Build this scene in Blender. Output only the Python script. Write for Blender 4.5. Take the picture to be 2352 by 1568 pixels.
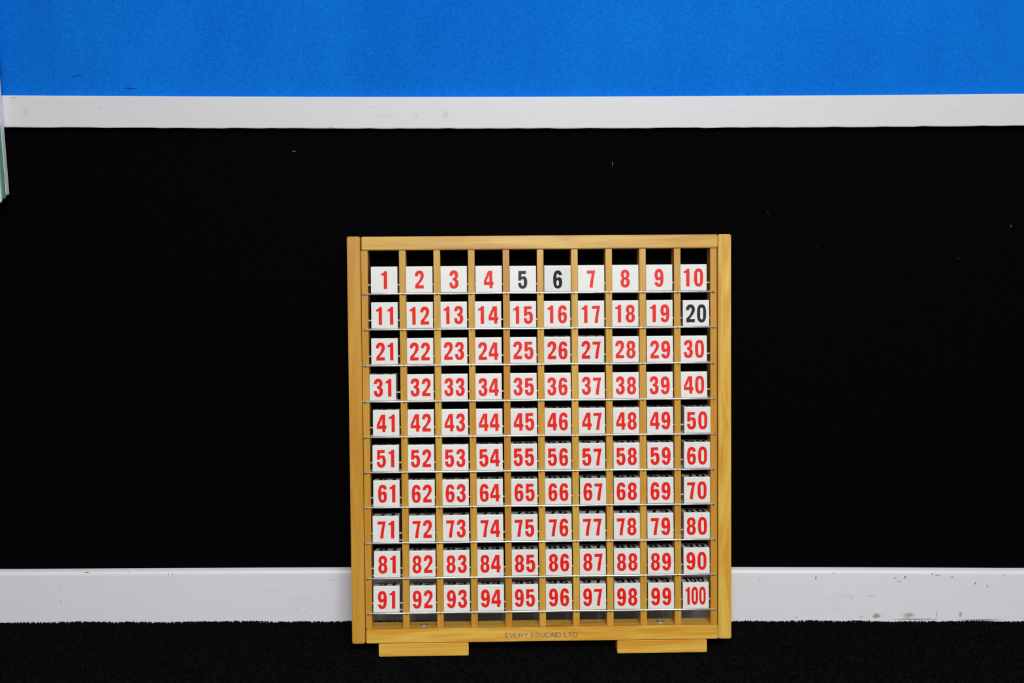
import bpy, bmesh, math, random
from mathutils import Matrix, Vector
for o in list(bpy.data.objects): bpy.data.objects.remove(o)
SC = bpy.context.scene
COL = SC.collection
MM = 0.001
random.seed(7)

# ------------------------------------------------------------------ camera
cd = bpy.data.cameras.new('camera'); cam = bpy.data.objects.new('camera', cd); COL.objects.link(cam)
cd.sensor_width = 36.0; cd.lens = 2600.0 / 2352 * 36; cd.clip_start = 0.05; cd.clip_end = 50
cam.matrix_world = (Matrix.Translation((0, -1.97404, 0.87679)) @ Matrix.Rotation(0.00122, 4, 'Z')
                    @ Matrix.Rotation(-0.17843, 4, 'X') @ Matrix.Rotation(0.00158, 4, 'Y')
                    @ Matrix.Rotation(math.pi / 2, 4, 'X'))
SC.camera = cam
# ------------------------------------------------------------------ light
w = bpy.data.worlds.new('world'); SC.world = w; w.use_nodes = True
w.node_tree.nodes['Background'].inputs[0].default_value = (0.8, 0.9, 1, 1)
w.node_tree.nodes['Background'].inputs[1].default_value = 0.3
def area(name, loc, target, sx, sy, power, color):
    l = bpy.data.lights.new(name, 'AREA'); l.shape = 'RECTANGLE'; l.size = sx; l.size_y = sy
    l.energy = power; l.color = color
    o = bpy.data.objects.new(name, l); COL.objects.link(o); o.location = loc
    o.rotation_euler = (Vector(target) - Vector(loc)).to_track_quat('-Z', 'Y').to_euler()
    return o
area('ceiling_lamp', (0.3, -1.75, 2.66), (0.3, -1.75, 0), 1.3, 0.5, 5, (1, 0.985, 0.95))
area('ceiling_lamp', (0.35, -3.4, 2.66), (0.35, -3.4, 0), 1.6, 0.6, 100, (1, 0.985, 0.955))
area('added_key_light', (0.20, -2.50, 1.72), (0.08, 0, 0.35), 1.0, 0.40, 38, (1, 0.992, 0.98))  # added unseen key light above the camera, its falloff imitating lens vignetting
area('window_daylight', (1.35, -5.4, 1.55), (1.35, 0, 1.55), 2.4, 1.4, 4, (0.88, 0.95, 1.0))
vs = SC.view_settings
vs.view_transform = 'Standard'; vs.look = 'None'; vs.gamma = 1; vs.use_curve_mapping = False
vs.exposure = -0.06
SC.display_settings.display_device = 'sRGB'
SC.cycles.use_denoising = True
SC.cycles.max_bounces = 8

# ------------------------------------------------------------------ helpers
def tag(o, label=None, cat=None, group=None, kind=None):
    if label: o['label'] = label
    if cat: o['category'] = cat
    if group: o['group'] = group
    if kind: o['kind'] = kind
    return o
def link(name, me, mat=None, parent=None, mats=None):
    o = bpy.data.objects.new(name, me); COL.objects.link(o)
    for m in (mats or ([mat] if mat else [])):
        if m.name not in [x.name for x in me.materials if x]: me.materials.append(m)
    if parent: o.parent = parent
    return o
def bm_mesh(bm, smooth=False):
    me = bpy.data.meshes.new('m'); bm.normal_update(); bm.to_mesh(me); bm.free()
    if smooth:
        for p in me.polygons: p.use_smooth = True
    return me
def box(x0, x1, y0, y1, z0, z1, bev=0.0, seg=2, cuts=0):
    bm = bmesh.new()
    bmesh.ops.create_cube(bm, size=1, matrix=Matrix.Translation(((x0+x1)/2, (y0+y1)/2, (z0+z1)/2)) @ Matrix.Diagonal((x1-x0, y1-y0, z1-z0, 1)))
    if bev: bmesh.ops.bevel(bm, geom=bm.edges[:], offset=bev, segments=seg, affect='EDGES', clamp_overlap=True)
    return bm
def tube(pts, r, seg=8):
    """round wire through pts"""
    bm = bmesh.new(); rings = []
    for i, p in enumerate(pts):
        a = Vector(pts[max(i-1, 0)]); b = Vector(pts[min(i+1, len(pts)-1)])
        q = (b - a).normalized().to_track_quat('Z', 'Y')
        rr = r[i] if isinstance(r, (list, tuple)) else r
        rings.append([bm.verts.new(Vector(p) + q @ Vector((rr*math.cos(2*math.pi*k/seg), rr*math.sin(2*math.pi*k/seg), 0))) for k in range(seg)])
    for A, B in zip(rings, rings[1:]):
        for k in range(seg): bm.faces.new((A[k], A[(k+1) % seg], B[(k+1) % seg], B[k]))
    bm.faces.new(rings[0][::-1]); bm.faces.new(rings[-1])
    bmesh.ops.recalc_face_normals(bm, faces=bm.faces[:])
    return bm

# ------------------------------------------------------------------ materials
def mat(name):
    m = bpy.data.materials.new(name); m.use_nodes = True
    nt = m.node_tree; b = nt.nodes['Principled BSDF']
    return m, nt, b, nt.links
def N(nt, t, **kw):
    n = nt.nodes.new(t)
    for k, v in kw.items(): setattr(n, k, v)
    return n
def simple(name, col, rough=0.5, spec=0.5, metal=0.0, coat=0.0):
    m, nt, b, L = mat(name)
    b.inputs['Base Color'].default_value = (*col, 1); b.inputs['Roughness'].default_value = rough
    b.inputs['Specular IOR Level'].default_value = spec; b.inputs['Metallic'].default_value = metal
    b.inputs['Coat Weight'].default_value = coat
    return m
def mapping(nt, scale, kind='Object', loc=(0, 0, 0)):
    tc = N(nt, 'ShaderNodeTexCoord'); mp = N(nt, 'ShaderNodeMapping')
    mp.inputs['Scale'].default_value = scale; mp.inputs['Location'].default_value = loc
    nt.links.new(tc.outputs[kind], mp.inputs[0]); return mp.outputs[0]
def noise(nt, vec, scale, detail=4, rough=0.5, dist=0.0):
    n = N(nt, 'ShaderNodeTexNoise'); n.inputs['Scale'].default_value = scale; n.inputs['Detail'].default_value = detail
    n.inputs['Roughness'].default_value = rough; n.inputs['Distortion'].default_value = dist
    nt.links.new(vec, n.inputs['Vector']); return n.outputs['Fac']
def ramp(nt, fac, stops):
    r = N(nt, 'ShaderNodeValToRGB'); e = r.color_ramp.elements
    while len(e) < len(stops): e.new(0.5)
    for el, (p, c) in zip(e, stops): el.position = p; el.color = (*c, 1)
    nt.links.new(fac, r.inputs[0]); return r.outputs[0]
def mix(nt, fac, a, b, mode='MIX'):
    n = N(nt, 'ShaderNodeMix', data_type='RGBA', blend_type=mode)
    for s, v in ((n.inputs[0], fac), (n.inputs[6], a), (n.inputs[7], b)):
        if isinstance(v, (int, float)): s.default_value = v
        elif isinstance(v, tuple): s.default_value = (*v, 1)
        else: nt.links.new(v, s)
    return n.outputs[2]
def bump(nt, b, h, strength, dist=0.001):
    n = N(nt, 'ShaderNodeBump'); n.inputs['Strength'].default_value = strength; n.inputs['Distance'].default_value = dist
    nt.links.new(h, n.inputs['Height']); nt.links.new(n.outputs[0], b.inputs['Normal'])
def spots(nt, base, lst):
    """paint chips and scuffs at given places (x, z, rx, rz, colour, strength) with ragged edges"""
    tc = N(nt, 'ShaderNodeTexCoord'); col = base
    rag = N(nt, 'ShaderNodeTexNoise'); rag.inputs['Scale'].default_value = 650; rag.inputs['Detail'].default_value = 3
    nt.links.new(tc.outputs['Object'], rag.inputs['Vector'])
    rm = N(nt, 'ShaderNodeMath', operation='MULTIPLY'); rm.inputs[1].default_value = 2.0; nt.links.new(rag.outputs['Fac'], rm.inputs[0])
    for (x, z, rx, rz, c, st) in lst:
        mp = N(nt, 'ShaderNodeMapping'); mp.inputs['Scale'].default_value = (1/rx, 0, 1/rz)
        mp.inputs['Location'].default_value = (-x/rx, 0, -z/rz)
        nt.links.new(tc.outputs['Object'], mp.inputs[0])
        ln = N(nt, 'ShaderNodeVectorMath', operation='LENGTH'); nt.links.new(mp.outputs[0], ln.inputs[0])
        ad = N(nt, 'ShaderNodeMath', operation='ADD'); nt.links.new(ln.outputs['Value'], ad.inputs[0]); nt.links.new(rm.outputs[0], ad.inputs[1])
        mr = N(nt, 'ShaderNodeMapRange'); mr.inputs[1].default_value = 1.95; mr.inputs[2].default_value = 1.45
        mr.inputs[3].default_value = 0; mr.inputs[4].default_value = st
        nt.links.new(ad.outputs[0], mr.inputs[0])
        col = mix(nt, mr.outputs[0], col, c)
    return col

def pine(name, warm=0.0, along='x', seed=0.0, light=1.0):
    m, nt, b, L = mat(name)
    s = {'x': (1, 9, 9), 'z': (9, 9, 1)}[along]
    v = mapping(nt, s, loc=(seed, seed*1.7, seed*.6))
    big = noise(nt, v, 4.2, 5, .55, 1.6)
    c = ramp(nt, big, [(0.36, (0.72*light, 0.475*light, 0.090*light)), (0.50, (0.68*light, 0.405*light, 0.060*light)),
                       (0.64, (0.60*light, 0.30*light, 0.036*light))])
    v2 = mapping(nt, tuple(q*4 if q > 1 else .8 for q in s), loc=(seed*2, 1, seed))
    fine = noise(nt, v2, 9, 5, .6, .4)
    fr = ramp(nt, fine, [(0.35, (1, 1, 1)), (0.75, (0.74, 0.60, 0.42))])
    c = mix(nt, 0.6, c, fr, 'MULTIPLY')
    c = mix(nt, warm, c, (0.53, 0.235, 0.020))
    L.new(c, b.inputs['Base Color']); b.inputs['Roughness'].default_value = 0.30
    b.inputs['Specular IOR Level'].default_value = 0.5
    bump(nt, b, fine, 0.12, 0.0004)
    return m
M = {}
M['plastic'] = None
m, nt, b, L = mat('white_plastic'); M['plastic'] = m
c = ramp(nt, noise(nt, mapping(nt, (1, 1, 1)), 60, 3), [(0.3, (0.775, 0.78, 0.76)), (0.7, (0.80, 0.805, 0.785))])
L.new(c, b.inputs['Base Color']); b.inputs['Roughness'].default_value = 0.28
M['side'] = simple('ivory_plastic', (0.78, 0.75, 0.64), 0.5, 0.3)
def ink(name, col, rough):
    m, nt, b, L = mat(name)
    c = ramp(nt, noise(nt, mapping(nt, (1, 1, 1)), 90, 3), [(0.3, col), (0.75, tuple(min(1, x*1.12+.002) for x in col))])
    L.new(c, b.inputs['Base Color']); b.inputs['Roughness'].default_value = rough
    return m
M['red'] = ink('red_print', (0.80, 0.012, 0.006), 0.20)
M['black'] = ink('black_print', (0.005, 0.006, 0.009), 0.20)
m, nt, b, L = mat('bright_steel_wire'); M['steel'] = m
c = ramp(nt, noise(nt, mapping(nt, (1, 1, 1)), 110, 3), [(0.3, (0.80, 0.79, 0.76)), (0.7, (0.97, 0.96, 0.93))])
L.new(c, b.inputs['Base Color']); b.inputs['Metallic'].default_value = 0.75; b.inputs['Roughness'].default_value = 0.24
M['white_rod'] = simple('white_coated_wire', (0.93, 0.92, 0.89), 0.3, 0.6, 0.15)
M['zinc'] = simple('zinc_plated_steel', (0.80, 0.82, 0.84), 0.4, 0.5, 0.9)
M['staple'] = simple('grey_staple_wire', (0.34, 0.34, 0.35), 0.35, 0.5, 0.9)
M['ink_blue'] = simple('blue_stamp_ink', (0.045, 0.05, 0.25), 0.5, 0.3)
M['pen'] = simple('pale_pen_ink', (0.50, 0.60, 0.74), 0.5, 0.3)
M['pen2'] = simple('violet_pen_ink', (0.35, 0.12, 0.45), 0.5, 0.3)
M['pen3'] = simple('brown_pencil', (0.40, 0.24, 0.06), 0.5, 0.3)

# blue felt
m, nt, b, L = mat('blue_felt'); M['blue'] = m
big = noise(nt, mapping(nt, (1, 1, .45)), 5.5, 4, .55)
fin = noise(nt, mapping(nt, (1, 1, 1)), 400, 4, .75)
c = ramp(nt, big, [(0.3, (0.0042, 0.132, 0.60)), (0.7, (0.0055, 0.178, 0.70))])
fr = ramp(nt, fin, [(0.3, (0.50, 0.70, 0.82)), (0.7, (1.5, 1.27, 1.16))])
c = mix(nt, 1.0, c, fr, 'MULTIPLY')
L.new(c, b.inputs['Base Color']); b.inputs['Roughness'].default_value = 1; b.inputs['Specular IOR Level'].default_value = 0.0
bump(nt, b, fin, 0.35, 0.001)
# black felt
m, nt, b, L = mat('black_felt'); M['blackfelt'] = m
fin = noise(nt, mapping(nt, (1, 1, 1)), 200, 4, .7)
c = ramp(nt, fin, [(0.3, (0.0014, 0.0016, 0.0022)), (0.7, (0.0028, 0.0029, 0.0036))])
L.new(c, b.inputs['Base Color']); b.inputs['Roughness'].default_value = 1; b.inputs['Specular IOR Level'].default_value = 0.0
bump(nt, b, fin, 0.4, 0.001)
# carpet
m, nt, b, L = mat('black_carpet'); M['carpet'] = m
fin = noise(nt, mapping(nt, (1, 1, 1)), 130, 4, .7)
c = ramp(nt, fin, [(0.3, (0.0035, 0.0035, 0.0038)), (0.7, (0.0085, 0.0085, 0.0092))])
L.new(c, b.inputs['Base Color']); b.inputs['Roughness'].default_value = 1; b.inputs['Specular IOR Level'].default_value = 0.0
bump(nt, b, fin, 0.5, 0.003)
# painted timber
BR = (0.16, 0.085, 0.04); GR = (0.42, 0.40, 0.36); DK = (0.10, 0.085, 0.07)
def paint(name, col, marks, dirt):
    m, nt, b, L = mat(name)
    st = noise(nt, mapping(nt, (1.2, 1, 55)), 5, 4, .6)
    c = ramp(nt, st, [(0.3, tuple(x*0.965 for x in col)), (0.6, col)])
    d = noise(nt, mapping(nt, (1, 1, 2.5)), 14, 5, .7)
    c = mix(nt, 1.0, c, ramp(nt, d, [(0.60, (1, 1, 1)), (0.80, dirt)]), 'MULTIPLY')
    sp = noise(nt, mapping(nt, (1, 1, .7)), 150, 2, .6)
    c = mix(nt, 1.0, c, ramp(nt, sp, [(0.76, (1, 1, 1)), (0.80, (0.72, 0.66, 0.6))]), 'MULTIPLY')
    c = spots(nt, c, marks)
    L.new(c, b.inputs['Base Color']); b.inputs['Roughness'].default_value = 0.42
    bump(nt, b, st, 0.15, 0.0006)
    return m
base_marks = [(0.668, .009, .0085, .0055, (.22, .17, .13), .8), (0.728, .011, .011, .0045, (.24, .18, .14), .7), (0.822, .012, .0030, .0055, (.2, .15, .12), .7), (0.775, .088, .0060, .0016, BR, .7), (0.705, .076, .0045, .0020, GR, .7), (0.585, .092, .0040, .0012, BR, .6), (0.895, .088, .0050, .0012, GR, .7), (0.45, .079, .003, .0012, GR, .8), (0.553, .083, .0013, .0042, BR, 1), (0.716, .084, .0016, .0040, BR, .9), (0.697, .083, .0014, .0026, BR, .8),
              (0.802, .084, .0030, .0016, BR, .8), (0.845, .072, .0020, .0034, BR, .8), (0.868, .067, .0016, .0030, BR, .7),
              (0.765, .090, .0030, .0016, BR, .7), (0.62, .045, .0050, .0060, (.66, .62, .48), .5),
              (0.655, .048, .0100, .0012, GR, .6), (0.668, .009, .0080, .0055, GR, .8), (0.725, .009, .011, .0065, (.5, .48, .44), .8),
              (0.640, .007, .0045, .0012, (.45, .37, .22), .8), (0.778, .011, .0010, .0095, DK, .6), (0.822, .010, .0035, .0050, GR, .7),
              (0.36, .060, .0030, .0010, GR, .8), (0.52, .006, .0035, .0010, DK, .7), (0.74, .002, .0500, .0022, DK, .6), (0.86, .001, .0500, .0022, DK, .6),
              (-0.835, .088, .0008, .0022, DK, .8), (-0.833, .072, .0007, .0020, DK, .7), (-0.834, .060, .0007, .0022, DK, .7), (-0.833, .037, .0009, .0030, BR, .8),
              (-0.781, .094, .0060, .0013, BR, .8), (-0.704, .094, .0008, .0022, BR, .8), (-0.632, .092, .0009, .0022, BR, .8), (-0.624, .091, .0008, .0022, BR, .8),
              (-0.397, .024, .0014, .0014, DK, .9), (-0.383, .017, .0014, .0014, DK, .8), (-0.40, .018, .0060, .0010, GR, .6), (-0.33, .080, .0100, .0012, GR, .5)]
rail_marks = [(-0.115, .915, .0070, .0085, (.56, .56, .54), .75), (-0.165, .912, .0050, .0060, (.62, .61, .57), .5), (-0.22, .913, .022, .0030, (.62, .58, .50), .55),
              (-0.235, .927, .012, .0010, (.55, .50, .44), .6), (-0.828, .920, .0050, .0090, (.60, .56, .50), .5), (-0.845, .944, .0070, .0012, (.5, .36, .22), .8),
              (-0.31, .894, .0060, .0015, (.55, .45, .2), .8), (-0.345, .945, .0100, .0010, (.55, .45, .35), .7), (-0.70, .926, .004, .001, GR, .7)]
M['base'] = paint('grubby_white_gloss', (0.86, 0.85, 0.905), base_marks, (0.93, 0.91, 0.88))
M['rail'] = paint('white_gloss', (0.70, 0.705, 0.73), rail_marks, (0.97, 0.965, 0.95))
M['wall'] = simple('cream_wall_paint', (0.62, 0.61, 0.58), 0.8, 0.2)
M['ceil'] = simple('white_ceiling_paint', (0.78, 0.78, 0.77), 0.9, 0.1)

# ------------------------------------------------------------------ room shell
X0, X1, YF, ZC = -2.6, 2.6, -5.5, 2.7
link('floor', bm_mesh(box(X0, X1, YF, 0.1, -0.06, -0.004)), M['carpet'])['kind'] = 'structure'
link('ceiling', bm_mesh(box(X0, X1, YF, 0.1, ZC, ZC+.06)), M['ceil'])['kind'] = 'structure'
link('wall_left', bm_mesh(box(X0-.08, X0, YF, 0.1, -.06, ZC+.06)), M['wall'])['kind'] = 'structure'
link('wall_right', bm_mesh(box(X1, X1+.08, YF, 0.1, -.06, ZC+.06)), M['wall'])['kind'] = 'structure'
link('wall_front', bm_mesh(box(X0-.08, X1+.08, YF-.08, YF, -.06, ZC+.06)), simple('grey_wall_paint', (0.30, 0.30, 0.31), 0.85, 0.2))['kind'] = 'structure'
wall = link('wall_back', bm_mesh(box(X0-.08, X1+.08, 0.012, 0.1, -.06, ZC+.06)), M['wall']); wall['kind'] = 'structure'
# felt panels as pieces of the wall: black below the rail, three blue above
o = link('felt_panel', bm_mesh(box(X0, X1, 0.0, 0.012, -.004, 0.93)), M['blackfelt'], wall); o['label'] = 'black felt panel below the white rail'
def felt(xa, xb, xat, xbt, y0, name):
    bm = bmesh.new()
    zb, zt = 0.93, 2.2
    p = [(xa, zb), (xb, zb), (xbt, zt), (xat, zt)]
    f = [bm.verts.new((x, y0, z)) for x, z in p]; k = [bm.verts.new((x, 0.012, z)) for x, z in p]
    bm.faces.new(f); bm.faces.new(k[::-1])
    for i in range(4): bm.faces.new((f[i], k[i], k[(i+1) % 4], f[(i+1) % 4]))
    bmesh.ops.recalc_face_normals(bm, faces=bm.faces[:])
    bmesh.ops.bevel(bm, geom=bm.edges[:], offset=0.0004, segments=1, affect='EDGES')
    o = link('felt_panel', bm_mesh(bm, False), M['blue'], wall); o['label'] = name
sl = -0.783; sr = 0.8122
felt(X0+.01, sl, X0+.01, sl+.021, -0.0008, 'blue felt panel left of the left seam')
felt(sl, sr, sl+.021, sr+.0083, -0.0014, 'wide middle blue felt panel')
felt(sr, X1-.01, sr+.0086, X1-.01, -0.0002, 'blue felt panel right of the right seam')

def board_strip(name, pts, mat_, n=60, bow=0.0, rag=0.0, topbow=None, seed=1):
    """long painted board with profile pts (y,z), slightly bowed along its length; its lower edge a little chipped"""
    rnd = random.Random(seed)
    bm = bmesh.new(); rings = []
    xs = [X0 + (X1-X0)*i/(n-1) for i in range(n)]
    xs = [X0] + [-1.0 + 2.0*i/(n-1) for i in range(n)] + [X1]
    zmin = min(z for y, z in pts); zmax = max(z for y, z in pts)
    for x in xs:
        e = min(1.0, (x/0.9)**2); j = rnd.uniform(-1, 1)*rag
        ring = []
        for (y, z) in pts:
            t = (z-zmin)/(zmax-zmin)
            dz = bow*(1-e) - bow*0.5
            if t < .1: dz += j
            ring.append(bm.verts.new((x, y, z+dz)))
        rings.append(ring)
    k = len(pts)
    for A, B in zip(rings, rings[1:]):
        for i in range(k): bm.faces.new((A[i], A[(i+1) % k], B[(i+1) % k], B[i]))
    bm.faces.new(rings[0]); bm.faces.new(rings[-1][::-1])
    bmesh.ops.recalc_face_normals(bm, faces=bm.faces[:])
    o = link(name, bm_mesh(bm), mat_); o['kind'] = 'structure'
    return o
board_strip('trim_1', [(-.0148, .8935), (-.0155, .8950), (-.0155, .9450), (-.0148, .9462), (.0005, .9464), (.0005, .8933)], M['rail'], 120, bow=-.0038, rag=.0005, seed=4)
board_strip('baseboard_back', [(-.0120, -.004), (-.0120, .0895), (-.0116, .0925), (-.0104, .0948), (-.0085, .0962), (-.006, .0972), (-.0005, .0985), (.0005, .0985), (.0005, -.004)], M['base'], 60, bow=.0030)

# carpet pile: uncountable tufts
rnd = random.Random(3); V = []; F = []
def tuft(x, y, h, wd):
    i = len(V); a = rnd.uniform(0, 6.28); dx, dy = wd*math.cos(a), wd*math.sin(a)
    lx, ly = rnd.uniform(-.0015, .0015), rnd.uniform(-.0015, .0015)
    V.extend([(x-dx, y-dy, -.0042), (x+dx, y+dy, -.0042), (x+dx+lx, y+dy+ly, -.004+h*.80), (x+dx*.5+lx, y+dy*.5+ly, -.004+h*.97), (x-dx*.5+lx, y-dy*.5+ly, -.004+h), (x-dx+lx, y-dy+ly, -.004+h*.78)])
    F.append((i, i+1, i+2, i+3, i+4, i+5))
def pile_h(x, y):
    e = min(1, (x/.9)**2)
    return 0.0034 + 0.0022*(1-e) + 0.0007*math.sin(x*23+1) + .0005*math.sin(x*61)
for k in range(14000):
    x = rnd.uniform(-1.0, 1.0); y = -0.0135 - rnd.random()**1.5*0.05
    tuft(x, y, pile_h(x, y)*rnd.uniform(.84, 1.05), rnd.uniform(.0009, .0018))
for k in range(70000):
    x = rnd.uniform(-1.0, 1.0); y = rnd.uniform(-.34, -.05)
    tuft(x, y, 0.0032*rnd.uniform(.6, 1.25), rnd.uniform(.0009, .0019))
me = bpy.data.meshes.new('pile'); me.from_pydata(V, [], F)
tag(link('carpet_pile', me, M['carpet']), 'short black carpet pile in front of the white baseboard', 'carpet', kind='stuff')

# ------------------------------------------------------------------ glyphs (traced number shapes)
def path(s):
    out = []; tok = s.replace(',', ' ').split(); i = 0; cur = None
    while i < len(tok):
        t = tok[i]; i += 1
        if t in 'ML': cur = (float(tok[i]), float(tok[i+1])); i += 2; out.append(cur)
        elif t == 'C':
            while i < len(tok) and tok[i] not in 'MLC':
                a = (float(tok[i]), float(tok[i+1])); b_ = (float(tok[i+2]), float(tok[i+3])); c_ = (float(tok[i+4]), float(tok[i+5])); i += 6
                for k in range(1, 8):
                    u = k/7; q = 1-u
                    out.append(tuple(q**3*cur[d]+3*q*q*u*a[d]+3*q*u*u*b_[d]+u**3*c_[d] for d in (0, 1)))
                cur = c_
    if abs(out[0][0]-out[-1][0]) + abs(out[0][1]-out[-1][1]) < 1e-6: out.pop()
    return out
G = {
 '1': (1250, ['M 555 338 L 690 338 L 690 1250 L 515 1250 L 515 562 L 388 562 L 388 465 C 470 450 520 405 555 338']),
 '2': (1285, ['M 245 655 L 405 655 C 408 565 430 530 472 530 C 520 530 542 570 538 640 C 530 730 480 830 420 925 L 300 1045 C 275 1080 262 1100 262 1140 L 262 1285 L 700 1285 L 700 1115 L 445 1115 C 465 1050 560 950 620 865 C 685 765 708 700 708 625 C 708 450 610 355 485 355 C 330 355 245 460 245 655']),
 '3': (1285, ['M 225 632 L 380 632 C 385 560 405 525 450 525 C 490 525 505 560 505 620 C 505 700 480 735 385 745 L 385 865 C 480 870 515 920 515 1005 C 515 1090 495 1140 447 1140 C 395 1140 375 1090 375 985 L 220 985 C 220 1200 300 1300 450 1300 C 600 1300 690 1190 690 1010 C 690 900 650 830 580 800 C 640 765 670 700 670 590 C 670 440 590 352 450 352 C 310 352 230 450 225 632']),
 '4': (1310, ['M 440 405 L 650 405 L 650 960 L 710 972 L 710 1130 L 655 1140 L 655 1310 L 498 1310 L 498 1135 L 212 1135 L 212 925', 'M 492 630 L 492 965 L 335 965']),
 '5': (1230, ['M 208 328 L 600 322 L 600 480 L 365 485 L 362 638 C 400 612 440 600 485 600 C 600 600 665 720 665 900 C 665 1120 580 1245 420 1245 C 270 1245 190 1130 190 940 L 350 935 C 350 1040 375 1085 425 1085 C 475 1085 490 1030 490 940 C 490 800 470 745 415 745 C 380 745 360 775 345 828 L 200 828']),
 '6': (1237, ['M 655 572 L 510 572 C 490 510 475 488 437 488 C 385 488 375 540 375 725 C 420 685 460 665 515 665 C 620 665 668 770 668 930 C 668 1140 590 1252 440 1252 C 280 1252 203 1130 203 800 C 203 450 290 318 440 318 C 580 318 655 410 655 572', 'M 438 825 C 490 825 505 880 505 960 C 505 1060 490 1105 440 1105 C 385 1105 370 1060 370 960 C 370 880 385 825 438 825']),
 '7': (1235, ['M 285 352 L 718 348 C 650 620 600 900 582 1235 L 415 1235 C 440 960 490 720 538 512 L 285 512']),
 '8': (1243, ['M 513 328 C 650 328 737 420 737 575 C 737 670 705 735 650 768 C 715 805 752 890 752 985 C 752 1150 660 1258 512 1258 C 365 1258 275 1150 275 985 C 275 890 310 805 380 768 C 320 735 288 670 288 575 C 288 420 380 328 513 328', 'M 513 483 C 560 483 578 530 578 600 C 578 680 560 722 513 722 C 465 722 447 680 447 600 C 447 530 465 483 513 483', 'M 513 845 C 565 845 585 890 585 975 C 585 1065 565 1108 515 1108 C 460 1108 442 1065 442 975 C 442 890 460 845 513 845']),
 '9': (1237, ['M 245 1008 L 405 1003 C 420 1070 435 1093 475 1093 C 520 1093 540 1040 540 868 C 490 900 450 912 400 912 C 300 912 243 790 243 630 C 243 430 330 318 475 318 C 630 318 710 450 710 760 C 710 1110 630 1252 480 1252 C 330 1252 255 1150 245 1008', 'M 475 485 C 525 485 540 530 540 620 C 540 710 525 755 475 755 C 425 755 408 700 408 620 C 408 530 425 485 475 485']),
 '0': (930, ['M 234 0 C 390 0 469 130 469 400 L 469 545 C 469 815 390 945 234 945 C 80 945 0 815 0 545 L 0 400 C 0 130 80 0 234 0', 'M 237 171 C 290 171 312 220 312 300 L 312 650 C 312 732 290 782 237 782 C 185 782 163 732 163 650 L 163 300 C 163 220 185 171 237 171']),
}
GL = {}
for ch, (basey, ps) in G.items():
    loops = [path(p) for p in ps]
    x0 = min(x for x, y in loops[0]); x1 = max(x for x, y in loops[0])
    GL[ch] = ([[(x-x0, basey-y) for x, y in lp] for lp in loops], x1-x0)
def gap(a, b_):
    g = 112
    if a == '1' and b_ == '1': return 280
    if a == '1': g = 236
    elif b_ == '1': g = 134
    elif b_ == '4': g = 84
    if a == '4' and b_ != '1': g -= 18
    return g
FS = 45.0/1366*MM
_fill = {}
def filled(loops, depth, key=None):
    """triangulated flat shape with thickness from closed loops (first outer, others holes), in the xz plane facing -y"""
    cu = bpy.data.curves.new('c', 'CURVE'); cu.dimensions = '2D'; cu.fill_mode = 'BOTH'; cu.extrude = depth/2
    for lp in loops:
        sp = cu.splines.new('POLY'); sp.points.add(len(lp)-1); sp.use_cyclic_u = True
        for p, (x, y) in zip(sp.points, lp): p.co = (x, y, 0, 1)
    ob = bpy.data.objects.new('c', cu); COL.objects.link(ob)
    dg = bpy.context.evaluated_depsgraph_get()
    me = bpy.data.meshes.new_from_object(ob.evaluated_get(dg)); bpy.data.objects.remove(ob); bpy.data.curves.remove(cu)
    me.materials.clear()
    me.transform(Matrix.Rotation(math.pi/2, 4, 'X'))
    return me
def number_mesh(s, dx, dz):
    """number s centred on a 45 mm face; origin of the face at its bottom-left corner"""
    cond = 0.73 if len(s) == 3 else 1.0
    x = 0; parts = []
    for i, ch in enumerate(s):
        if i: x += (92 if i == 1 else 62) if len(s) == 3 else gap(s[i-1], ch)
        parts.append((x, ch)); x += GL[ch][1]*cond
    off = (1366-x)/2 + dx
    hs = 920.0
    loops = []
    for px, ch in parts:
        for lp in GL[ch][0]:
            sy = 912/930 if ch in '' else 1
            loops.append([((off+px+a*cond)*FS, (205+dz+c_*sy)*FS) for a, c_ in lp])
    return filled(loops, 0.00016)

# ------------------------------------------------------------------ the board frame
BM = (Matrix.Translation((-.25384627, -.15121190, .03752751)) @ Matrix.Rotation(0.02104, 4, 'Z')
      @ Matrix.Rotation(-0.14121, 4, 'X') @ Matrix.Rotation(-0.00365, 4, 'Y'))
RODS = [583.4, 523.0, 461.8, 400.3, 339.8, 279.3, 219.0, 157.7, 96.9, 36.5]
SL = [0, 64.17, 122.6, 181.2, 240.22, 298.49, 356.64, 415.18, 472.84, 532.25, 594.28]
root = bpy.data.objects.new('hundred_board', None); COL.objects.link(root); root.matrix_world = BM
root.empty_display_size = .05
tag(root, 'varnished pine frame of ten columns holding number blocks, leaning against the black wall', 'hundred board')
def part(name, bm, m_, parent=root, label=None, smooth=False):
    o = link(name, bm_mesh(bm, smooth), m_, parent)
    if label: o['label'] = label
    return o
def mbox(u0, u1, w0, w1, v0, v1, bev=1.2, seg=2): return box(u0*MM, u1*MM, w0*MM, w1*MM, v0*MM, v1*MM, bev*MM, seg)
part('side_post', mbox(-23.2, -.9, -4, 41, -14.9, 680.9, 1.6, 3), pine('pine_left_post', .55, 'z', 3.1, 1.06))
part('side_post', mbox(606.7, 629.2, -4, 41, -14.8, 680.6, 1.6, 3), pine('pine_right_post', .02, 'z', 8.7, 1.12))
part('top_rail', mbox(1.4, 605.9, -4, 41, 657.9, 680.4, 1.2, 3), pine('pine_top_rail', 0.0, 'x', 1.3, .98))
bot = part('bottom_rail', mbox(1.1, 605.7, -4, 41, -14.6, 9.6, 1.0, 2), pine('pine_bottom_rail', 0.0, 'x', 5.2, 1.18))
warm = [.55, .52, .26, .38, .95, .22, .26, .34, .36, .55, .72]
for i, u in enumerate(SL):
    o = part('slat', mbox(u, u+11.1, 0, 32, 9.7, 657.8, .9, 2), pine('pine_slat', warm[i], 'z', 1.7*i+.4, 1.04))
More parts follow.
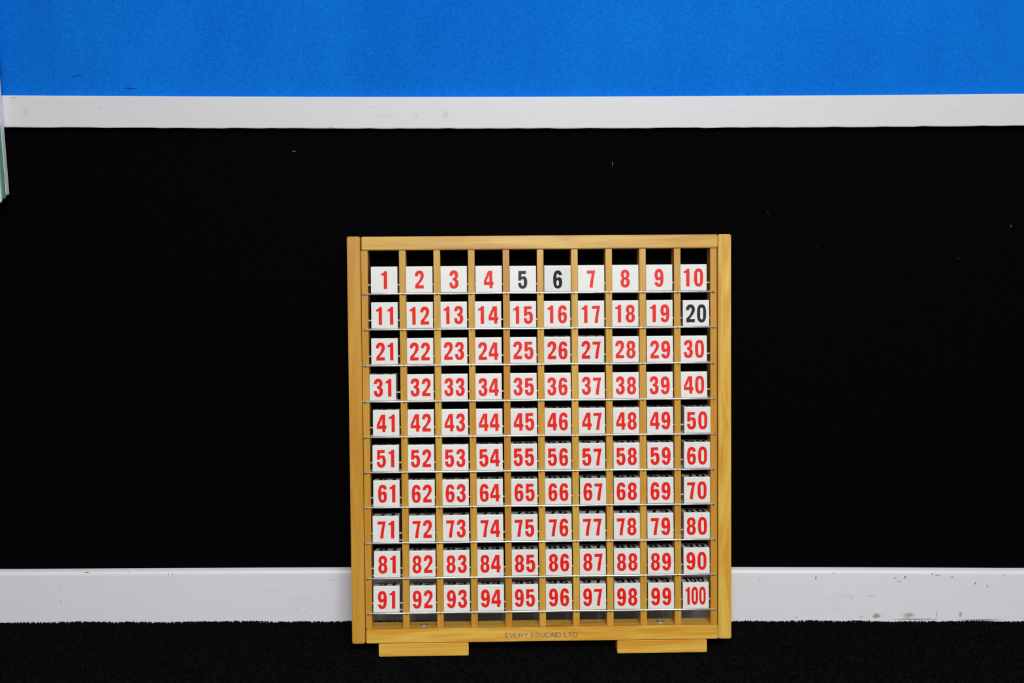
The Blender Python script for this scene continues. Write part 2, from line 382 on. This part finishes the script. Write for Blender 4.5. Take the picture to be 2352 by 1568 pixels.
# two feet under the bottom rail
for (a, b_) in ((22, 176), (432, 587)):
    o = part('foot', mbox(a, b_, -3.5, 28, -38.0, -15.6, 1.2, 2), pine('pine_foot', .05, 'x', a*.13, 1.2))
# coach bolts through the bottom rail
for bu in (98.6, 509.6):
    bm = bmesh.new(); prof = [(0, 2.3), (3.2, 2.25), (5.2, 1.7), (7.0, .8), (7.6, 0)]
    seg = 28; rings = []
    for r_, h_ in prof[1:]:
        rings.append([bm.verts.new((bu*MM + r_*MM*math.cos(6.2832*k/seg), 20*MM + r_*MM*math.sin(6.2832*k/seg), (9.6+h_)*MM)) for k in range(seg)])
    for A, B in zip(rings, rings[1:]):
        for k in range(seg): bm.faces.new((A[k], B[k], B[(k+1) % seg], A[(k+1) % seg]))
    ctr = [bm.verts.new((bu*MM + 2.2*MM*math.cos(6.2832*k/seg), 20*MM + 2.2*MM*math.sin(6.2832*k/seg), (9.6+1.2)*MM)) for k in range(seg)]
    for k in range(seg): bm.faces.new((rings[0][k], rings[0][(k+1) % seg], ctr[(k+1) % seg], ctr[k]))
    bm.faces.new(ctr)
    bmesh.ops.recalc_face_normals(bm, faces=bm.faces[:])
    o = part('bolt_head', bm, M['zinc'], bot, 'domed zinc bolt head')
# lettering
def arc(cx, cy, rx, ry, a0, a1, n=12): return [(cx+rx*math.cos(math.radians(a0+(a1-a0)*k/n)), cy+ry*math.sin(math.radians(a0+(a1-a0)*k/n))) for k in range(n+1)]
LT = {'E': (.64, [[(.06, 0), (.06, 1)], [(.06, .955), (.62, .955)], [(.06, .52), (.58, .52)], [(.06, .045), (.64, .045)]]),
 'V': (.66, [[(.0, 1), (.33, .03)], [(.33, .03), (.66, 1)]]),
 'R': (.72, [[(.06, 0), (.06, 1)], [(.06, .955), (.42, .955)] + arc(.42, .72, .22, .235, 90, -90) + [(.06, .485)], [(.40, .48), (.70, 0)]]),
 'Y': (.68, [[(.0, 1), (.34, .46)], [(.68, 1), (.34, .46)], [(.34, .48), (.34, 0)]]),
 'D': (.70, [[(.06, 0), (.06, 1)], [(.06, .955), (.30, .955)] + arc(.30, .5, .36, .455, 90, -90) + [(.06, .045)]]),
 'U': (.66, [[(.05, 1), (.05, .36)] + arc(.33, .33, .28, .285, 180, 360) + [(.61, .36), (.61, 1)]]),
 'C': (.66, [arc(.40, .5, .35, .46, 42, 318, 22)]),
 'A': (.70, [[(.0, 0), (.35, .985)], [(.70, 0), (.35, .985)], [(.12, .33), (.58, .33)]]),
 'I': (.12, [[(.06, 0), (.06, 1)]]), 'L': (.56, [[(.06, 0), (.06, 1)], [(.06, .045), (.56, .045)]]),
 'T': (.64, [[(.32, 0), (.32, 1)], [(0, .955), (.64, .955)]])}
bm = bmesh.new(); x = 0.0; hw = .048; quads = []
for ci, ch in enumerate('EVERY EDUCAID LTD'):
    if ch == ' ': x += .42; continue
    wd, strokes = LT[ch]
    for st in strokes:
        for (ax, ay), (bx_, by_) in zip(st, st[1:]):
            dx, dy = bx_-ax, by_-ay; l = math.hypot(dx, dy)
            if l < 1e-6: continue
            dx += 0; nx, ny = -dy/l*hw, dx/l*hw
            quads.append([(x+ax+nx, ay+ny), (x+ax-nx, ay-ny), (x+bx_-nx, by_-ny), (x+bx_+nx, by_+ny)])
    if ci == 0: quads.append([(x+.26, 1.05), (x+.42, 1.05), (x+.34, 1.22), (x+.30, 1.22)])
    x += wd + (.10 if ch in 'VY' or ch == 'A' else .17)
x -= .17; ks = 123.9/x; kz = 7.9
for q in quads:
    bm.faces.new([bm.verts.new(((238.8+a_*ks)*MM, -4.05*MM, (-7.7+b_*kz)*MM)) for a_, b_ in q][::1])
me = bm_mesh(bm)
link('lettering', me, M['ink_blue'], bot)['label'] = 'dark blue printed company name'
# rods with their staples
RL = [.4, 2.9, -.1, -1.0, -.6, -.2, -.3, .4, 1.5, 1.1]; RR = [601.8, 605.0, 601.7, 600.8, 600.7, 602.2, 601.3, 602.7, 603.8, 603.3]
def stp():
    s = .42*MM
    pts = [(0, .5*MM, 3.0*MM), (0, -1.7*MM, 2.7*MM), (0, -3.1*MM, 1.6*MM), (0, -3.45*MM, 0), (0, -3.1*MM, -1.7*MM), (0, -1.7*MM, -3.2*MM), (0, .5*MM, -3.8*MM)]
    return bm_mesh(tube(pts, .5*MM, 6), True)
staple_me = stp(); staple_me.materials.append(M['staple'])
rnd = random.Random(11)
for i, v in enumerate(RODS):
    a, b_ = RL[i], RR[i]
    pts = [(a*MM, -1.5*MM, v*MM), ((a+2.5)*MM, -1.5*MM, v*MM)] + [((a+2.5+(b_-a-4)*k/12)*MM, (-1.5)*MM, (v+.25*math.sin(k*1.7+i))*MM) for k in range(1, 12)] + [((b_-1)*MM, -1.5*MM, v*MM), (b_*MM, -1.5*MM, v*MM)]
    rr = [1.0*MM, 1.5*MM] + [1.5*MM]*11 + [1.5*MM, 1.0*MM]
    rod = part('front_rod', tube(pts, rr, 12), M['steel'], root, 'bright steel rod stapled across the front of the slats', True)
    for j, u in enumerate(SL):
        s = bpy.data.objects.new('staple', staple_me); COL.objects.link(s); s.parent = rod
        jx = rnd.uniform(-1.5, 1.5)
        if j == 0: jx = min(jx, 0.5) - .8
        s.location = ((u+5.5+jx)*MM, 0, v*MM); s.rotation_euler = (0, rnd.uniform(-.18, .18), 0)
    for (nm, ww, dv) in (('middle_rod', 7.0, 15.5), ('rear_rod', 19.0, .4)):
        part(nm, tube([(4*MM, ww*MM, (v+dv)*MM), (602*MM, ww*MM, (v+dv)*MM)], 1.35*MM, 10), M['white_rod'], root, smooth=True)

# ------------------------------------------------------------------ number blocks
U = [[16.3, 75.8, 134.2, 193.6, 251.7, 310.4, 367.9, 426.2, 484.0, 542.8], [16.2, 75.9, 133.7, 192.0, 251.5, 309.5, 367.5, 425.9, 484.4, 546.5], [15.5, 75.8, 133.6, 192.1, 251.4, 309.2, 367.1, 426.3, 485.1, 543.1], [11.8, 75.6, 133.8, 191.9, 251.4, 309.7, 367.9, 426.4, 484.6, 543.5], [16.6, 75.7, 133.8, 192.4, 251.4, 309.7, 367.9, 426.8, 484.9, 548.9], [15.2, 75.5, 133.8, 192.4, 251.4, 309.7, 367.9, 427.1, 485.2, 548.3], [15.7, 75.6, 133.8, 192.4, 251.4, 309.7, 369.4, 427.4, 485.3, 548.2], [13.9, 75.7, 133.8, 192.4, 251.4, 309.7, 367.9, 427.2, 485.0, 547.7], [15.4, 75.7, 134.0, 192.5, 251.5, 309.8, 368.2, 427.2, 485.5, 547.2], [13.5, 75.9, 134.1, 192.7, 251.5, 309.8, 368.2, 427.2, 485.7, 545.7]]
T = [[0.9, 0.9, 0.9, 0.9, 0.9, -2.6, 0.9, 0.9, 0.9, 0.9], [0.9]*10, [1.0, 2.4, 2.4, 2.4, 2.3, -0.6, -1.1, 2.3, 2.3, 2.3], [1.3, 3.5, 3.5, 3.5, 3.2, 3.2, 3.2, 3.2, 3.2, 3.1], [3.3, 4.6, 4.6, 3.9, 2.6, 1.6, 1.6, 1.5, 1.5, 1.0], [4.4, 4.9, 4.9, 3.4, 1.4, 0.4, -0.1, 0.9, 1.8, 1.3], [4.2, 5.2, 4.7, 2.7, 2.2, 1.7, 0.7, 1.7, 2.1, 1.1], [4.1, 5.0, 5.0, 4.5, 3.0, 2.0, 1.5, 2.5, 2.0, 1.4], [4.9, 6.1, 5.4, 3.9, 2.9, 1.9, 1.8, 2.8, 2.8, 2.7], [6.5, 6.6, 6.1, 5.6, 4.6, 3.6, 2.6, 2.1, 2.1, 1.5]]
S = 45.0
def shell():
    # square tube open at both sides, with a slot underneath for the rear rod; profile in (w, v)
    r = 1.3; t = 1.8
    def corner(cx, cy, a0, rr=r):
        return [(cx+rr*math.cos(math.radians(a0+k*22.5)), cy+rr*math.sin(math.radians(a0+k*22.5))) for k in range(5)]
    g0, g1 = 13.5, 29.0
    prof = [(g1, 0)] + corner(S-r, r, -90) + corner(S-r, S-r, 0) + corner(r, S-r, 90) + corner(r, r, 180) + [(g0, 0), (g0, t), (t, t), (t, S-t), (S-t, S-t), (S-t, t), (g1, t)]
    bm = bmesh.new()
    A = [bm.verts.new((0.45*MM, w_*MM, v_*MM)) for w_, v_ in prof]; B = [bm.verts.new(((S-.45)*MM, w_*MM, v_*MM)) for w_, v_ in prof]
    n = len(prof)
    for k in range(n): bm.faces.new((A[k], B[k], B[(k+1) % n], A[(k+1) % n]))
    # chamfered lips: outer profile shrinks toward the open sides
    no = n-6
    def lip(R, x, x_out):
        R2 = []
        for k, (w_, v_) in enumerate(prof):
            cx, cy = S/2, S/2
            if k < no: q = (cx+(w_-cx)*.988, cy+(v_-cy)*.988)
            else: q = (w_, v_)
            R2.append(bm.verts.new((x_out*MM, q[0]*MM, q[1]*MM)))
        for k in range(n): bm.faces.new((R[k], R[(k+1) % n], R2[(k+1) % n], R2[k]))
        bm.faces.new(R2)
    lip(A, .45, 0.0); lip(B, S-.45, S)
    bmesh.ops.triangulate(bm, faces=[f for f in bm.faces if len(f.verts) > 4])
    bmesh.ops.recalc_face_normals(bm, faces=bm.faces[:])
    return bm_mesh(bm)
shell_me = shell(); shell_me.materials.append(M['plastic'])
def side(x0):
    prof = [(1.9, 1.9), (12.5, 1.9), (13.5, 8.5), (7, 8.6), (4.2, 11), (3.8, 14.5), (5, 18), (8.5, 19.5), (13, 18.6), (16, 15), (20, 11.5), (29.5, 9), (30, 1.9), (43.1, 1.9), (43.1, 43.1), (1.9, 43.1)]
    bm = bmesh.new()
    A = [bm.verts.new((x0*MM, w_*MM, v_*MM)) for w_, v_ in prof]; B = [bm.verts.new(((x0+1.2)*MM, w_*MM, v_*MM)) for w_, v_ in prof]
    n = len(prof)
    for k in range(n): bm.faces.new((A[k], B[k], B[(k+1) % n], A[(k+1) % n]))
    bm.faces.new(A); bm.faces.new(B[::-1])
    bmesh.ops.triangulate(bm, faces=[f for f in bm.faces if len(f.verts) > 4])
    bmesh.ops.recalc_face_normals(bm, faces=bm.faces[:])
    me = bm_mesh(bm); me.materials.append(M['side']); return me
side_l, side_r = side(1.3), side(S-2.5)
ordj = ['leftmost', 'second from left', 'third from left', 'fourth from left', 'fifth from left', 'fifth from right', 'fourth from right', 'third from right', 'second from right', 'rightmost']
ordw = ['top', 'second', 'third', 'fourth', 'fifth', 'sixth', 'seventh', 'eighth', 'ninth', 'bottom']
rnd = random.Random(5)
for i in range(10):
    for j in range(10):
        n = i*10+j+1; s = str(n)
        blk = n in (5, 6, 20)
        o = bpy.data.objects.new('number_block', shell_me); COL.objects.link(o)
        w0 = -4.2 if blk else (-2.0 if n != 90 else -2.2)
        o.matrix_world = BM @ Matrix.Translation((U[i][j]*MM, w0*MM, (RODS[i]+(1.62 if not blk else 1.0))*MM)) @ Matrix.Rotation(math.radians(-T[i][j]), 4, 'X')
        colw = 'black' if blk else 'red'
        tag(o, f'white cube with {colw} {s}, {ordj[j]}, {ordw[i]} row of the pine frame', 'number block', 'number blocks in the pine frame')
        for me_, nm in ((side_l, 'side_panel'), (side_r, 'side_panel')):
            p = bpy.data.objects.new(nm, me_); COL.objects.link(p); p.parent = o
        a, b_ = rnd.uniform(-14, 14), rnd.uniform(-14, 14)
        nm1 = number_mesh(s, a, b_)
        f = link('number', nm1, M['black' if blk else 'red'], o); f['label'] = f'{colw} {s} on the front'
        f.location = (0, -.00002, 0)
        nm2 = number_mesh(s, rnd.uniform(-10, 10), rnd.uniform(-10, 10)-70)
        f = link('number', nm2, M['black'], o); f['label'] = f'black {s} on the upper face'
        f.matrix_parent_inverse = Matrix()
        f.location = (0, 0, (S+.02)*MM); f.rotation_euler = (-math.pi/2, 0, 0)
        marks = {6: [(3.2, 3.5, 1.7, 'pen'), (25.2, 4.9, 1.5, 'pen')], 9: [(34.6, 14, 1.3, 'pen'), (34, 22.8, .8, 'pen')], 10: [(21.8, 17, 1.7, 'pen2'), (24.6, 31.8, 1.8, 'pen2')]}.get(n, [])
        for (mu, mv, mr, mk) in marks:
            bm = tube([((mu+mr*math.cos(t_*.6981))*MM, -.12*MM, (mv+mr*math.sin(t_*.6981))*MM) for t_ in range(10)], .14*MM, 4)
            part('pen_mark', bm, M[mk], o)
# pencil ring on the top rail
part('pencil_mark', tube([((374.6+3.0*math.cos(t_*.6981))*MM, -4.05*MM, (660.5+3.2*math.sin(t_*.6981))*MM) for t_ in range(10)], .15*MM, 4), M['pen3'])

# ------------------------------------------------------------------ boards hanging at the left edge
def card(name, x0, x1, y0, y1, z0, z1, m_, label, cat):
    r = .004
    bm = bmesh.new()
    pts = [(x0, z1), (x0, z0)] + [(x1-r+r*math.sin(k*math.pi/8), z0+r-r*math.cos(k*math.pi/8)) for k in range(5)] + [(x1, z1)]
    A = [bm.verts.new((x, y0, z)) for x, z in pts]; B = [bm.verts.new((x, y1, z)) for x, z in pts]; n = len(pts)
    for k in range(n): bm.faces.new((A[k], A[(k+1) % n], B[(k+1) % n], B[k]))
    bm.faces.new(A[::-1]); bm.faces.new(B)
    bmesh.ops.recalc_face_normals(bm, faces=bm.faces[:])
    bmesh.ops.bevel(bm, geom=[e for e in bm.edges if e.is_boundary is False and abs(e.verts[0].co.y-e.verts[1].co.y) < 1e-6], offset=.0006, segments=2, affect='EDGES')
    o = link(name, bm_mesh(bm), m_); tag(o, label, cat); return o
def striped(name, c1, c2, c3):
    m, nt, b, L = mat(name)
    st = noise(nt, mapping(nt, (1, 900, 3)), 1.0, 2, .5)
    L.new(ramp(nt, st, [(0.35, c1), (0.5, c2), (0.65, c3)]), b.inputs['Base Color']); b.inputs['Roughness'].default_value = .6
    return m
card('display_board', -1.45, -.8640, -.0320, -.0190, .7795, 1.32, simple('lavender_board', (.82, .82, .95), .6, .3), 'pale lavender board hanging at the left edge, nearest the wall', 'display board')
card('display_board', -1.45, -.8642, -.0450, -.0322, .7740, 1.32, striped('green_board', (.09, .34, .30), (.17, .50, .24), (.34, .62, .24)), 'green edged board hanging between the white and lavender boards', 'display board')
card('display_board', -1.45, -.8650, -.0500, -.0452, .7690, 1.32, simple('white_board', (.72, .73, .78), .5, .3), 'white board hanging at the left edge, in front of the green one', 'display board')

# ------------------------------------------------------------------ staples and lint on the felt
def wall_staple(x, z, ang, ln, y, label):
    pts = [(-ln/2, .004, 0), (-ln/2, -.0006, 0), (-ln/2+.0006, -.0010, 0), (ln/2-.0006, -.0010, 0), (ln/2, -.0006, 0), (ln/2, .004, 0)]
    o = link('wall_staple', bm_mesh(tube(pts, .00042, 6), True), DSTAP); o.location = (x, y, z); o.rotation_euler = (0, -ang, 0)
    tag(o, label, 'staple')
DSTAP = simple('dark_staple_wire', (.05, .06, .10), .4, .5, .8)
wall_staple(-.7418, .9808, .135, .0155, -.0014, 'dark wire staple, tilted, in the blue felt right of the left seam')
wall_staple(-.6492, .9595, .0, .0170, -.0014, 'dark wire staple, level, in the blue felt just above the white rail')
wall_staple(-.8720, .9870, .1, .0150, -.0006, 'dark wire staple in the blue felt beside the hanging boards')
def lint(x, z, pts, r, col, label):
    m_ = simple('lint_'+label.split()[0], col, .9, .1)
    o = link('lint', bm_mesh(tube([(a*MM, -.0004+c_*MM, b_*MM) for a, b_, c_ in pts], r*MM, 5), True), m_); o.location = (x, 0, z)
    tag(o, label, 'lint')
lint(.171, .8300, [(-.4, 5, 0), (.1, 3, -.3), (.5, 0, -.4), (.3, -3, -.2)], .35, (.42, .41, .33), 'pale short upright thread of lint on the black felt above the frame')
lint(-.377, .8530, [(-3, -1.5, 0), (-1.5, .6, -.4), (0, .3, -.5), (3.2, 1.2, 0)], .38, (.42, .40, .33), 'whitish curled lint on the black felt under the rail, left of the frame')
lint(.8650, .7235, [(-1.2, 1.2, 0), (.8, 1.4, -.5), (.2, -.5, -.6), (1.0, -1.6, 0)], .9, (.75, .14, .01), 'orange fleck on the black felt at the far right')
lint(.7780, .6670, [(-1.0, -.4, 0), (0, .3, -.3), (1.1, .2, 0)], .45, (.02, .30, .06), 'green fleck on the black felt right of the frame')
lint(.5300, .6890, [(-1.4, .2, 0), (0, -.1, -.3), (1.4, .1, 0)], .35, (.02, .18, .10), 'dull teal fleck on the black felt, above right of the frame')
lint(.4430, .7460, [(-2.2, 5, 0), (-.6, 1, -.3), (1.8, -4.5, 0)], .22, (.10, .08, .06), 'faint brown slanting hair on the black felt, right above the frame')
